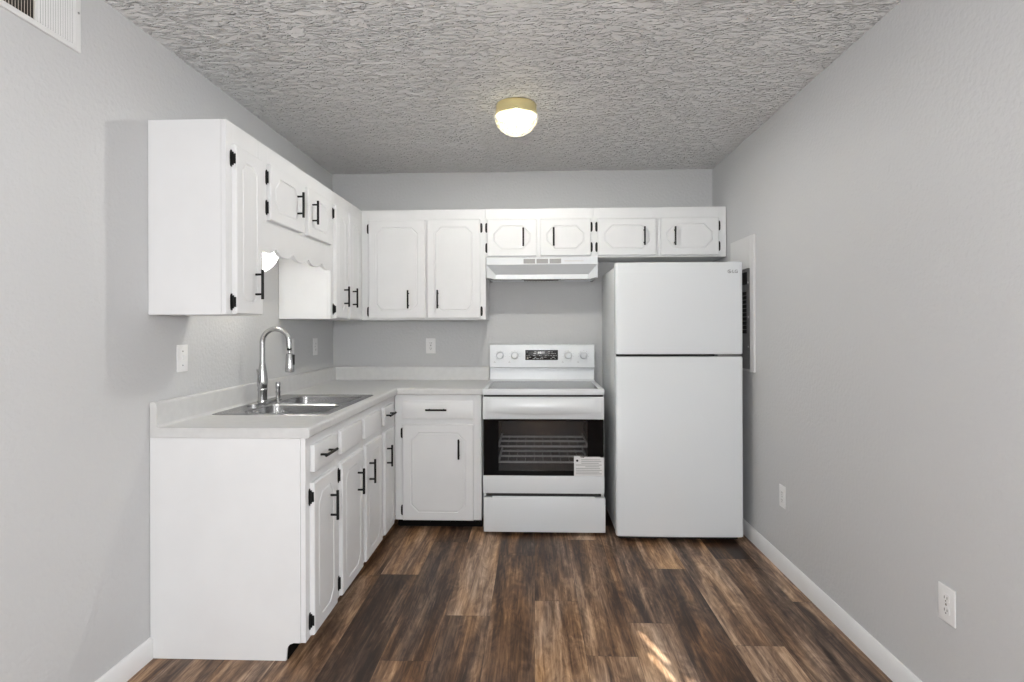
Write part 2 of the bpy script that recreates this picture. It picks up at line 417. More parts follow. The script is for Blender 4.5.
def hinge(parent, x, z, side, t=.019, wrap=False):
    """small black wrap hinge; side=-1 door edge at x with the leaf to its left"""
    bm = NB(); hl = .033; w = .0155
    n = 10; poly = []
    for k in range(n + 1):
        a = PI * k / n; poly.append((x + side * (w * math.sin(a) * .55 + .0065), z + hl - .011 + .011 * math.cos(a)))
    poly = [(x + side * .001, z - hl), (x + side * .010, z - hl), (x + side * .0145, z - hl + .009), (x + side * .0155, z), (x + side * .0145, z + hl - .009), (x + side * .010, z + hl), (x + side * .001, z + hl)]
    prism(bm, poly, 'Y', -.0002, -.0028)
    tube(bm, [(x + side * .003, -.0055, z - .026), (x + side * .003, -.0055, z + .026)], .0042, 10)
    x0, x1 = sorted((x + side * .0003, x + side * .0022))
    if wrap: box(bm, x0, x1, -t + .002, -.002, z - .020, z + .020)
    return obj('hinge', bm, M['black'], parent)
def door(root, x0, x1, z0, z1, hside, hz, inset=.05, ch=.045, hx=None, hzs=None, HL=.126, wrap=()):
    """hside: hinge side -1 left / 1 right; handle at hx, centre height hz"""
    bm = NB(); panel_door(bm, x0, z0, x1 - x0, z1 - z0, .019, inset, ch)
    d = obj('door', bm, M['white'], root, smooth=None)
    handle(d, hx, hz, HL, .019, True)
    for i, z in enumerate(hzs or (z0 + .06, z1 - .06)): hinge(d, x0 if hside < 0 else x1, z, hside, wrap=i in wrap)
    return d
def drawer(root, x0, x1, z0, z1, hx=None, name='drawer'):
    bm = NB(); box(bm, x0, x1, -.019, 0, z0, z1, .005)
    d = obj(name, bm, M['white'], root)
    if hx is not None: handle(d, hx, (z0 + z1) / 2 + .003, .134, .019, False)
    return d
def carcass(root, w, d, h, top=True, t=.016):
    bm = NB(); y0, y1 = .0195, d
    box(bm, 0, t, y0, y1, 0, h); box(bm, w - t, w, y0, y1, 0, h); box(bm, t, w - t, y0, y1, .0, t)
    box(bm, t, w - t, y1 - .006, y1, t, h)
    if top: box(bm, t, w - t, y0, y1 - .006, h - t, h)
    return obj('carcass', bm, M['white'], root)
def face_frame(root, w, h, stiles, rails, t=.019):
    """stiles: list of x0,x1 full height; rails: list of z0,z1 across"""
    bm = NB()
    for a, b in stiles: box(bm, a, b, 0, t, 0, h, .0008, 1)
    for a, b in rails:
        xs = sorted(stiles)
        for (p, q), (r, s) in zip(xs, xs[1:]): box(bm, q, r, 0, t, a, b)
    return obj('face_frame', bm, M['white'], root)

G_UP, G_BASE = 'white upper cabinets', 'white base cabinets'
UZ0, UZ1 = 1.347, 2.108; UD = .310
R90 = PI / 2
# --- uppers on the left wall: local x runs away from the camera (world +Y)
def upper_left(label, y0, y1, z0):
    return thing('upper_cabinet', label, 'cabinet', (.312, y0, z0), R90, G_UP)
h = UZ1 - UZ0
c = upper_left('tall single-door white upper cabinet nearest the camera on the left wall', -2.080, -1.801, UZ0)
w = -1.801 + 2.080
carcass(c, w, UD, h); face_frame(c, w, h, [(0, .055), (w - .03, w)], [(0, .03), (h - .08, h)])
door(c, -2.036 + 2.080, -1.812 + 2.080, .003, 2.022 - UZ0, -1, 1.478 - UZ0, hx=.200, hzs=(1.397 - UZ0, 1.966 - UZ0), inset=.048, ch=.032, wrap=(0, 1))
# over-sink cabinet with scalloped valance
c = upper_left('short two-door white upper cabinet above the sink with scalloped valance', -1.8, -.926, 1.765)
w, h = .874, UZ1 - 1.765
carcass(c, w, UD, h); face_frame(c, w, h, [(0, .075), (.41, .51), (w - .035, w)], [(0, .03), (h - .08, h)])
z0 = 1.778 - 1.765; z1 = 2.030 - 1.765
door(c, .065, .425, z0, z1, -1, 1.907 - 1.765, .045, .05, hx=.357, hzs=(1.833 - 1.765, 1.969 - 1.765))
door(c, .495, .848, z0, z1, 1, 1.907 - 1.765, .045, .05, hx=.551, hzs=(1.833 - 1.765, 1.969 - 1.765))
bm = NB(); prof = []
ns = 96
for k in range(ns + 1):
    s = k / ns; x = .002 + s * (w - .004)
    ph = s * 4.5 + .20
    a = abs(math.sin(PI * ph)); zz_ = 1.632 - 1.765 + .030 * (1 - a) ** 1.5 - .004 * math.sin(PI * s)
    prof.append((x, zz_))
prism(bm, prof + [(w - .002, -.0005), (.002, -.0005)], 'Y', 0, .018)
obj('valance', bm, M['white'], c)
# corner unit on the left wall
c = upper_left('two-door white upper cabinet in the corner on the left wall beyond the sink', -.925, -.002, UZ0)
w, h = .923, UZ1 - UZ0
carcass(c, w, UD, h); face_frame(c, w - .300, h, [(0, .055), (.25, .32), (.52, .623)], [(0, .03), (h - .08, h)])
door(c, .045, .265, .005, 2.028 - UZ0, -1, 1.487 - UZ0, hx=.190, hzs=(1.405 - UZ0, 1.975 - UZ0), wrap=(0,))
door(c, .303, .530, .005, 2.028 - UZ0, 1, 1.487 - UZ0, hx=.358, hzs=(1.405 - UZ0, 1.975 - UZ0))
# --- uppers on the back wall
def upper_back(label, x0, z0):
    return thing('upper_cabinet', label, 'cabinet', (x0, -.312, z0), 0, G_UP)
X0 = .3135; c = upper_back('tall two-door white upper cabinet on the back wall left of the range hood', X0, UZ0)
w = 1.1775 - X0; h = UZ1 - UZ0
carcass(c, w, UD, h); face_frame(c, w, h, [(0, .06), (.43, .49), (w - .05, w)], [(0, .03), (h - .08, h)])
hz = (1.405 - UZ0, 1.979 - UZ0)
door(c, .366 - X0, .760 - X0, 1.357 - UZ0, 2.037 - UZ0, -1, 1.487 - UZ0, hx=.645 - X0, hzs=hz)
door(c, .774 - X0, 1.141 - X0, 1.357 - UZ0, 2.037 - UZ0, 1, 1.487 - UZ0, hx=.849 - X0, hzs=hz)
ZS = 1.769; h = UZ1 - ZS
hz = (1.840 - ZS, 1.979 - ZS)
X0 = 1.179; c = upper_back('short two-door white upper cabinet directly above the range hood', X0, ZS); w = 1.9205 - X0
carcass(c, w, UD, h); face_frame(c, w, h, [(0, .03), (.33, .39), (w - .03, w)], [(0, .03), (h - .08, h)])
door(c, 1.190 - X0, 1.528 - X0, 1.781 - ZS, 2.033 - ZS, -1, 1.908 - ZS, .042, .055, hx=1.438 - X0, hzs=hz)
door(c, 1.553 - X0, 1.897 - X0, 1.781 - ZS, 2.033 - ZS, 1, 1.908 - ZS, .042, .055, hx=1.644 - X0, hzs=hz)
X0 = 1.9215; c = upper_back('short two-door white upper cabinet above the refrigerator', X0, ZS); w = 2.814 - X0
carcass(c, w, UD, h); face_frame(c, w, h, [(0, .04), (.40, .46), (w - .06, w)], [(0, .03), (h - .08, h)])
door(c, 1.945 - X0, 2.342 - X0, 1.781 - ZS, 2.033 - ZS, -1, 1.908 - ZS, .042, .055, hx=2.258 - X0, hzs=hz)
door(c, 2.367 - X0, 2.760 - X0, 1.781 - ZS, 2.033 - ZS, 1, 1.906 - ZS, .042, .055, hx=2.463 - X0, hzs=hz)

# --- base cabinets on the left wall
BZ0, BZ1 = .066, .8635; BH = BZ1 - BZ0; BD = .612
DZ0, DZ1, RZ0, RZ1 = .074 - BZ0, .677 - BZ0, .719 - BZ0, .826 - BZ0
HZB = .534 - BZ0; HZS = (.132 - BZ0, .622 - BZ0)
def base_left(label, y0):
    return thing('base_cabinet', label, 'cabinet', (.616, y0, BZ0), R90, G_BASE)
RAILS = [(0, .03), (DZ1 - .008, RZ0 + .008), (RZ1 - .008, BH)]
def kick(root, w, setback=.07):
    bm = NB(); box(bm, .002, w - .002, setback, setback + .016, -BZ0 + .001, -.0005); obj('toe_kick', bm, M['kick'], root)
Y0 = -2.064; c = base_left('white base cabinet nearest the camera with one drawer over one door', Y0); w = -1.7265 - Y0
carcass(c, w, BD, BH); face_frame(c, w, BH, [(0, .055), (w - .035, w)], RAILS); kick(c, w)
door(c, -2.020 - Y0, -1.750 - Y0, DZ0, DZ1, -1, HZB, .045, .045, hx=-1.836 - Y0, hzs=HZS, wrap=(0, 1))
drawer(c, -2.016 - Y0, -1.750 - Y0, RZ0, RZ1, -1.905 - Y0)
bm = NB()       # finished end panel with the toe notch
poly = [(.598 - .616, BZ1 - BZ0), (.598 - .616, .070 - BZ0), (.572 - .616, .070 - BZ0), (.556 - .616, .064 - BZ0), (.546 - .616, .050 - BZ0), (.542 - .616, -BZ0 + .001), (.002 - .616, -BZ0 + .001), (.002 - .616, BZ1 - BZ0)]
prism(bm, [(-a, b) for a, b in poly], 'X', -.009, -.0005)
obj('end_panel', bm, M['white'], c)
Y0 = -1.7255; c = base_left('white sink base cabinet with two doors under two blank false fronts', Y0); w = -.9855 - Y0
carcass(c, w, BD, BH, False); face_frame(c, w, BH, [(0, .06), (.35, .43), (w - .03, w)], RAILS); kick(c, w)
door(c, -1.682 - Y0, -1.362 - Y0, DZ0, DZ1, -1, HZB, .045, .045, hx=-1.455 - Y0, hzs=HZS)
door(c, -1.308 - Y0, -.990 - Y0, DZ0, DZ1, 1, HZB, .045, .045, hx=-1.252 - Y0, hzs=HZS)
drawer(c, -1.695 - Y0, -1.382 - Y0, RZ0, RZ1, None, 'false_front'); drawer(c, -1.330 - Y0, -1.012 - Y0, RZ0, RZ1, None, 'false_front')
Y0 = -.9845; c = base_left('narrow white base cabinet with one drawer over one door at the inside corner', Y0); w = .9825
carcass(c, w, BD, BH); face_frame(c, .367, BH, [(0, .075), (.26, .367)], RAILS); kick(c, .42)
door(c, -.922 - Y0, -.712 - Y0, DZ0, DZ1, 1, HZB, .045, .04, hx=-.886 - Y0, hzs=HZS)
drawer(c, -.945 - Y0, -.704 - Y0, RZ0, RZ1, -.855 - Y0)
# back wall base
X0 = .6175; c = thing('base_cabinet', 'white base cabinet between the corner and the left side of the range', 'cabinet', (X0, -.616, BZ0), 0, G_BASE); w = 1.172 - X0
carcass(c, w, BD, BH); face_frame(c, w, BH, [(0, .06), (w - .06, w)], RAILS); kick(c, w)
door(c, .669 - X0, 1.121 - X0, .063 - BZ0 + .005, DZ1, -1, .525 - BZ0, .05, .05, hx=1.031 - X0, hzs=(.128 - BZ0, .620 - BZ0))
drawer(c, .669 - X0, 1.121 - X0, .712 - BZ0, RZ1, .888 - X0)

# ------------------------------------------------------------------ countertop with splash, mitred at the corner
prof = [(.002, .8645), (.002, .998), (.006, 1.003), (.022, 1.004), (.028, 1.001), (.030, .995), (.030, .914), (.033, .907), (.040, .9035),
        (.30, .903), (.598, .903), (.610, .9042), (.622, .9055), (.630, .904), (.6345, .900), (.636, .894), (.636, .872), (.633, .866), (.628, .8645)]
bm = NB(); yE, xE = -2.074, 1.181
rings = [[bm.verts.new((s, yE, z)) for s, z in prof], [bm.verts.new((s, -s, z)) for s, z in prof], [bm.verts.new((xE, -s, z)) for s, z in prof]]
n = len(prof)
for A, B in zip(rings, rings[1:]):
    for k in range(n): bm.faces.new((A[k], A[(k + 1) % n], B[(k + 1) % n], B[k]))
bm.faces.new(rings[0]); bm.faces.new(rings[-1][::-1])
ct = obj('countertop', bm, M['counter'], None, smooth=None)
ct['label'] = 'pale grey L-shaped laminate countertop with built-up backsplash'; ct['category'] = 'countertop'
cut(ct, [(.075, .565, -1.725, -.985, .80, .96)])

# ------------------------------------------------------------------ sink
SX0, SX1, SY0, SY1, SZ = .050, .584, -1.742, -.966, .9062
def rrect(x0, x1, y0, y1, r, k=6):
    pts = []
    for cx, cy, a0 in ((x1 - r, y1 - r, 0), (x0 + r, y1 - r, 90), (x0 + r, y0 + r, 180), (x1 - r, y0 + r, 270)):
        for i in range(k + 1):
            a = math.radians(a0 + 90 * i / k); pts.append((cx + r * math.cos(a), cy + r * math.sin(a)))
    return pts
sk = thing('sink', 'double-bowl stainless steel sink set into the left countertop', 'sink', (0, 0, 0))
bm = NB()
def loop(pts, z): return [bm.verts.new((a, b, z)) for a, b in pts]
def bridge(A, B):
    n = len(A)
    for k in range(n): bm.faces.new((A[k], A[(k + 1) % n], B[(k + 1) % n], B[k]))
outer = loop(rrect(SX0 + .004, SX1 - .004, SY0 + .004, SY1 - .004, .022), SZ)
lip = loop(rrect(SX0, SX1, SY0, SY1, .025), SZ - .0028)
bridge(lip, outer)
edges = [bm.edges.get((outer[k], outer[(k + 1) % len(outer)])) for k in range(len(outer))]
bowls = [(.165, .548, -1.690, -1.388), (.165, .548, -1.350, -1.020)]
drains = []
for b in bowls:
    L0 = loop(rrect(*b, .055), SZ); n = len(L0)
    sh = lambda e, r: rrect(b[0] + e, b[1] - e, b[2] + e, b[3] - e, r)
    L1 = loop(sh(.006, .052), SZ - .006); L2 = loop(sh(.012, .05), SZ - .14); L3 = loop(sh(.022, .045), SZ - .163); L4 = loop(sh(.045, .04), SZ - .170)
    bridge(L0, L1); bridge(L1, L2); bridge(L2, L3); bridge(L3, L4)
    cx, cy = (b[0] + b[1]) / 2, (b[2] + b[3]) / 2; drains.append((cx, cy))
    L5 = []
    for v in L4:
        d = Vector((v.co.x - cx, v.co.y - cy)).normalized() * .04
        L5.append(bm.verts.new((cx + d.x, cy + d.y, SZ - .175)))
    bridge(L4, L5); bm.faces.new(L5)
    edges += [bm.edges.get((L0[k], L0[(k + 1) % n])) for k in range(n)]
bmesh.ops.triangle_fill(bm, use_beauty=True, use_dissolve=False, edges=edges)
obj('basin', bm, M['steel'], sk)
for cx, cy in drains:
    bm = NB(); lathe(bm, [(.038, -.0005), (.038, .0025), (.030, .003), (.026, -.0005)], (cx, cy, SZ - .1745), seg=24); d = obj('drain', bm, M['chrome'], sk)

# faucet
FX, FY = .108, -1.355
fc = thing('faucet', 'brushed gooseneck pull-down kitchen faucet on the back rim of the sink', 'faucet', (FX, FY, SZ + .0005))
bm = NB(); pts = rrect(-.030, .030, -.125, .125, .0295, 8)
prism(bm, pts, 'Z', 0, .005); prism(bm, [(a * .9, b * .97) for a, b in pts], 'Z', .005, .0085); obj('deck_plate', bm, M['chrome'], fc)
bm = NB(); lathe(bm, [(.027, .008), (.027, .012), (.023, .016), (.0225, .062), (.0245, .066), (.0245, .074), (.0225, .078), (.0255, .092), (.0265, .112), (.023, .150), (.0165, .195), (.0125, .220)], seg=28)
obj('body', bm, M['chrome'], fc)
bm = NB(); R = .070; zc = .312
pts = [(0, 0, .215), (0, 0, .26), (0, 0, zc)]
for k in range(1, 17):
    a = PI - PI * 1.0 * k / 16; pts.append((R + R * math.cos(a), 0, zc + R * math.sin(a)))
pts.append((2 * R + .001, 0, zc - .028))
tube(bm, pts, .0135, 16); obj('spout', bm, M['chrome'], fc)
bm = NB(); lathe(bm, [(.0105, -.001), (.0118, 0), (.0118, .010), (.0105, .011)], (2 * R + .001, 0, zc - .040), seg=20); obj('collar', bm, M['black'], fc, 'black collar above the spray head')
bm = NB(); lathe(bm, [(.009, 0), (.009, -.014), (.0165, -.018), (.0190, -.026), (.0225, -.085), (.0230, -.105), (.0215, -.112), (.018, -.113)], (2 * R + .003, 0, zc - .040), seg=24)
sh_ = obj('spray_head', bm, M['chrome'], fc)
bm = NB(); box(bm, 2 * R + .012, 2 * R + .0275, -.008, .008, zc - .115, zc - .062, .003); obj('spray_button', bm, M['rubber'], sh_, 'black rubber button')
bm = NB(); tube(bm, [(0, -.018, .098), (0, -.036, .098)], .0125, 16)
tube(bm, [(0, -.030, .100), (-.001, -.036, .120), (-.002, -.044, .155), (-.003, -.050, .178)], [.0065, .0058, .005, .0042], 12); obj('lever_handle', bm, M['chrome'], fc)
sp_ = thing('side_sprayer', 'short upright chrome sprayer on the sink rim to the right of the faucet', 'sprayer', (.122, -1.205, SZ + .0005))
bm = NB(); lathe(bm, [(.019, 0), (.019, .004), (.0125, .007), (.0115, .035), (.0135, .040), (.0135, .046)], seg=20); obj('base', bm, M['chrome'], sp_)
bm = NB(); lathe(bm, [(.0110, .046), (.0118, .060), (.0130, .064), (.0130, .088), (.0105, .094)], seg=20); obj('spray_head', bm, M['chrome'], sp_)

# ------------------------------------------------------------------ range
RX0, RX1 = 1.187, 1.9395
rg = thing('range', 'white electric range with black oven window beside the refrigerator', 'stove', (RX0, -.70, 0)); w = RX1 - RX0
# local: x 0..w, front (door face) at y=0, back at y=.66
bm = NB()
box(bm, 0, .022, .045, .64, .03, .87); box(bm, w - .022, w, .045, .64, .03, .87); box(bm, .022, w - .022, .62, .64, .03, .87)
box(bm, .022, w - .022, .045, .62, .03, .05); box(bm, .022, w - .022, .045, .62, .255, .27); box(bm, .022, w - .022, .045, .62, .845, .87)
obj('body', bm, M['applside'], rg)
bm = NB()       # oven cavity, open to the front
x0, x1, y0, y1, z0, z1 = .085, w - .085, .05, .50, .33, .77; t = .006
box(bm, x0 - t, x0, y0, y1, z0, z1); box(bm, x1, x1 + t, y0, y1, z0, z1); box(bm, x0 - t, x1 + t, y1, y1 + t, z0, z1); box(bm, x0 - t, x1 + t, y0, y1 + t, z0 - t, z0); box(bm, x0 - t, x1 + t, y0, y1 + t, z1, z1 + t)
box(bm, .022, x0 - t, .0455, .052, .27, .845); box(bm, x1 + t, w - .022, .0455, .052, .27, .845); box(bm, x0 - t, x1 + t, .0455, .052, z1 + t, .845); box(bm, x0 - t, x1 + t, .0455, .052, .27, z0 - t)
for zz_ in (.405, .465, .525, .585, .645):
    for xx in (x0 + .004, x1 - .004): box(bm, xx - .004, xx + .004, y0 + .01, y1 - .01, zz_ - .004, zz_ + .004)
cav = obj('oven_cavity', bm, M['cavity'], rg)
for zr in (.443, .542):
    bm = NB(); r = .0066
    for yy in (.062, .230, .385): tube(bm, [(x0 + .008, yy, zr), (x1 - .008, yy, zr)], r, 8)
    for xx in (x0 + .010, x1 - .010): tube(bm, [(xx, .062, zr), (xx, y1 - .02, zr)], r, 8)
    for k in range(1, 10):
        xx = x0 + .010 + (x1 - x0 - .020) * k / 10; tube(bm, [(xx, .062, zr - .004), (xx, y1 - .04, zr - .004)], .0009, 6)
    obj('oven_rack', bm, M['rack'], rg, 'chrome wire oven rack')
# door: lower rail, upper rail, black glass with window
bm = NB()
box(bm, .0, w, 0, .040, .262, .372, .005); box(bm, .0, w, 0, .040, .722, .8605, .006)
box(bm, .0, .045, .012, .040, .372, .722); box(bm, w - .045, w, .012, .040, .372, .722)
dr_ = obj('oven_door', bm, M['appl'], rg)
gx0, gx1, gz0, gz1 = .098, w - .102, .402, .712
bm = NB()
for a, b, c_, d_ in ((.003, gx0, .3735, .7205), (gx1, w - .003, .3735, .7205), (gx0, gx1, .3735, gz0), (gx0, gx1, gz1, .7205)):
    box(bm, a, b, .001, .011, c_, d_)
obj('oven_glass', bm, M['blackglass'], dr_, 'black glass oven door front')
bm = NB(); box(bm, gx0, gx1, .002, .006, gz0, gz1); obj('oven_window', bm, M['ovenpane'], dr_, 'see-through tinted oven window')
bm = NB()       # bowed bar handle moulded across the top rail
A = []
for k in range(33):
    s = k / 32; x = .02 + s * (w - .04); sag = .013 * math.sin(PI * s); d = .026 * math.sin(PI * s) ** .35
    A.append([bm.verts.new((x, yy, zz_)) for yy, zz_ in ((.001, .858), (-d * .5, .856), (-d - .006 * math.sin(PI * s), .815 - sag * .5), (-d, .778 - sag), (-d + .010 * math.sin(PI * s), .766 - sag), (.002, .770 - sag * .4))])
for a, b in zip(A, A[1:]):
    for k in range(6): bm.faces.new((a[k], a[(k + 1) % 6], b[(k + 1) % 6], b[k]))
bm.faces.new(A[0][::-1]); bm.faces.new(A[-1]); obj('handle', bm, M['appl'], dr_)
bm = NB(); box(bm, .004, w + .006, -.002, .044, .022, .236, .006); box(bm, .06, w - .06, .004, .03, .236, .243)
dw = obj('storage_drawer', bm, M['appl'], rg)
bm = NB(); box(bm, .02, w - .02, .010, .044, .2435, .2615); obj('shadow_gap', bm, M['gap'], rg, 'dark gap above the storage drawer')
bm = NB(); box(bm, .006, w - .006, .012, .045, .861, .872); obj('vent_slot', bm, M['gap'], rg, 'dark slot under the cooktop edge')
bm = NB()       # cooktop frame
CT = .9085
box(bm, -.002, w + .002, -.004, .040, .8725, CT, .006); box(bm, -.002, .030, .036, .56, .874, CT, .005); box(bm, w - .030, w + .002, .036, .56, .874, CT, .005)
box(bm, .028, w - .028, .036, .56, .872, .898)
obj('cooktop', bm, M['appl'], rg)
bm = NB(); box(bm, .031, w - .031, .041, .555, .8985, .9055); cg = obj('glass_top', bm, M['cookglass'], rg, 'black ceramic glass cooking surface')
bm = NB()       # backguard: sloped lower web + control panel
prism(bm, [(.556, .872), (.640, .872), (.655, 1.10), (.655, 1.165), (.640, 1.1695), (.612, 1.1695), (.603, 1.164), (.597, 1.004), (.603, .998), (.628, .997), (.618, .915), (.560, .906)], 'X', .001, w + .003)
bgd = obj('backguard', bm, M['appl'], rg)
def on_guard(zc): return .603 - .006 * (1.164 - zc) / .16
bm = NB(); box(bm, .258, .494, .5955, .604, 1.056, 1.128, .002); ds = obj('control_display', bm, M['display'], bgd, 'black touch control display')
bm = NB(); bm2 = NB(); bm3 = NB(); rr = random.Random(2)
for row, zz_ in enumerate((1.115, 1.103, 1.088, 1.076, 1.066)):
    x = .268
    while x < .485:
        ww = rr.choice((.006, .012, .018)); 
        if x + ww < .487 and not (.33 < x < .41 and row < 2) and rr.random() < .75: box(bm if x < .33 else bm2 if x < .41 else bm3, x, x + ww, .5948, .5954, zz_ - .0016, zz_ + .0016)
        x += ww + .007
obj('button_print', bm, M['print'], ds, 'small pale printed touch legends'); obj('button_print', bm2, M['print'], ds, 'small pale printed touch legends'); obj('button_print', bm3, M['print'], ds, 'small pale printed touch legends')
bm = NB()
for k in range(4): box(bm, .352 + .012 * k, .360 + .012 * k, .5948, .5954, 1.103, 1.117)
obj('clock_display', bm, M['print'], ds, 'pale clock digits')
for xx in (.075, .182, .567, .678):
    bm = NB(); lathe(bm, [(.028, .5985), (.028, .594), (.0245, .590), (.022, .570), (.020, .567)], (xx, 0, 1.090), 'Y', 28)
    kb = obj('knob', bm, M['appl'], bgd)
    bm = NB(); box(bm, xx - .003, xx + .003, .5635, .5675, 1.072, 1.108, .001); obj('knob_grip', bm, M['appl'], kb)
for xx in (.075, .182, .567, .678):
    bm = NB()
    for k in range(9):
        a = math.radians(-140 + 280 * k / 8); px, pz = xx + .038 * math.sin(a), 1.090 + .034 * math.cos(a)
        box(bm, px - .002, px + .002, .5955, .6, pz - .0012, pz + .0012)
    box(bm, xx - .046, xx - .032, .5945, .6, 1.038, 1.0405); box(bm, xx - .044, xx - .036, .5945, .6, 1.045, 1.047)
    obj('dial_print', bm, M['greyprint'], bgd, 'grey printed dial marks')
for xx in (.05, w - .05):
    for yy in (.08, .58):
        bm = NB(); lathe(bm, [(.018, .0005), (.018, .012), (.010, .013), (.010, .031)], (xx, yy, 0), seg=14); obj('leveling_foot', bm, M['rubber'], rg)
# instruction sheet taped on the oven door
ps = thing('instruction_sheet', 'white instruction sheet taped to the lower right corner of the oven door glass', 'paper', (RX0 + .565, -.7005, .3735))
bm = NB(); sx, sz = .186, .118
prism(bm, [(0, 0), (sx, 0), (sx, sz - .004), (sx - .02, sz - .004), (sx - .025, sz), (.065, sz), (.062, sz - .006), (.04, sz - .004), (.036, sz + .004), (0, sz + .004)], 'Y', -.0012, -.0006)
obj('sheet', bm, M['paper'], ps)
bm = NB(); rr = random.Random(7)
for k in range(9):
    z = sz - .018 - k * .0108
    a = .045 if k < 3 else .012
    if k == 4: a = .07
    box(bm, a, sx - .014 - .03 * rr.random(), -.0016, -.0012, z - .0026, z + .0022)
obj('print', bm, M['ink'], ps)
bm = NB(); lathe(bm, [(.007, -.0012), (.007, -.0017)], (.020, 0, sz - .024), 'Y', 18); obj('dot', bm, M['black'], ps, 'black round dot')

# ------------------------------------------------------------------ refrigerator
FX0, FX1, FYF = 2.0, 2.755, -.79
fr = thing('refrigerator', 'white top-freezer refrigerator beside the right wall', 'refrigerator', (FX0, FYF, 0)); w = FX1 - FX0
bm = NB(); box(bm, .006, w - .006, .082, .745, .030, 1.664, .008); obj('body', bm, M['applside'], fr)
bm = NB(); box(bm, .012, w - .012, .070, .084, .035, 1.655); obj('door_gasket', bm, M['gap'], fr, 'dark door gasket')
def fdoor(name, z0, z1):
    bm = NB(); pts = []; r = .016; k = 6     # plan outline: rounded front corners, slightly bowed front
    for i in range(k + 1):
        a = math.radians(180 + 90 * i / k); pts.append((r + r * math.cos(a), r + r * math.sin(a)))
    for i in range(1, 20):
        s = i / 20; pts.append((r + s * (w - 2 * r), -.006 * math.sin(PI * s)))
    for i in range(k + 1):
        a = math.radians(270 + 90 * i / k); pts.append((w - r + r * math.cos(a), r + r * math.sin(a)))
    pts += [(w, .070), (0, .070)]
    cx, cy = w / 2, .035
    lv = [(z0, .004), (z0 + .004, 0), (z1 - .006, 0), (z1 - .002, .002), (z1, .006)]
    rings = []
    for z, e in lv:
        rings.append([bm.verts.new((p[0] + (e if p[0] < cx else -e), p[1] + (e if p[1] < cy else 0), z)) for p in pts])
    n = len(pts)
    for A, B in zip(rings, rings[1:]):
        for q in range(n): bm.faces.new((A[q], A[(q + 1) % n], B[(q + 1) % n], B[q]))
    bm.faces.new(rings[0][::-1]); bm.faces.new(rings[-1])
    return obj(name, bm, M['appl'], fr)
fz = fdoor('freezer_door', 1.128, 1.679); fd = fdoor('refrigerator_door', .034, 1.113)
bm = NB(); box(bm, w - .15, w - .01, .006, .068, 1.1135, 1.1275, .002); obj('middle_hinge', bm, M['darkmetal'], fr, 'grey metal middle hinge')
bm = NB(); box(bm, w - .085, w - .015, .02, .12, 1.6645, 1.684, .004); obj('hinge_cover', bm, M['appl'], fr)
bm = NB(); box(bm, .02, w - .02, .05, .08, .008, .030); obj('base_grille', bm, M['gap'], fr, 'black base grille')
for xx in (.05, w - .05):
    for yy in (.11, .70):
        bm = NB(); lathe(bm, [(.02, .0005), (.02, .012), (.011, .013), (.011, .031)], (xx, yy, 0), seg=14); obj('foot', bm, M['rubber'], fr)
# maker's badge: round face mark and two letters
bm = NB(); bx, bz, br = .674, 1.622, .0105; yb = -.0045
for a0, a1, r0_, r1_ in ((50, 360, br * .80, br),):
    n = 26; A = []
    for k in range(n + 1):
        a = math.radians(a0 + (a1 - a0) * k / n); ca, sa = math.cos(a), math.sin(a)
        A.append([bm.verts.new((bx + r_ * ca, y_, bz + r_ * sa)) for r_, y_ in ((r0_, yb), (r1_, yb), (r1_, yb - .001), (r0_, yb - .001))])
    for p, q in zip(A, A[1:]):
        for k in range(4): bm.faces.new((p[k], p[(k + 1) % 4], q[(k + 1) % 4], q[k]))
    bm.faces.new(A[0][::-1]); bm.faces.new(A[-1])
box(bm, bx - .0012, bx + .0008, yb - .001, yb, bz - .005, bz + .005); box(bm, bx, bx + .005, yb - .001, yb, bz - .006, bz - .0042)
box(bm, bx, bx + br, yb - .001, yb, bz - .001, bz + .0008); lathe(bm, [(.0016, yb), (.0016, yb - .001)], (bx - .0052, 0, bz + .0035), 'Y', 10)
lb = obj('logo', bm, M['badge'], fz, 'small grey round face mark')
tcu = bpy.data.curves.new('lettering', 'FONT'); tcu.body = 'LG'; tcu.size = .0265; tcu.extrude = .0006; tcu.space_character = 1.05
to = bpy.data.objects.new('lettering', tcu); COL.objects.link(to)
tme = bpy.data.meshes.new_from_object(to.evaluated_get(bpy.context.evaluated_depsgraph_get()))
bpy.data.objects.remove(to, do_unlink=True)
lt = bpy.data.objects.new('lettering', tme); COL.objects.link(lt); tme.materials.append(M['badge']); lt.parent = fz
lt.rotation_euler = (PI / 2, 0, 0); lt.location = (.690, yb - .0006, bz - .0095); lt['label'] = 'grey letters LG'

# ------------------------------------------------------------------ range hood
hd = thing('range_hood', 'slim white under-cabinet range hood above the range', 'range hood', (1.186, -.36, 1.628)); w = .755; hh = 1.767 - 1.628
bm = NB()
prism(bm, [(0, hh), (0, hh - .048), (.004, hh - .052), (.352, hh - .052), (.352, hh)], 'X', 0, w)                     # upper box
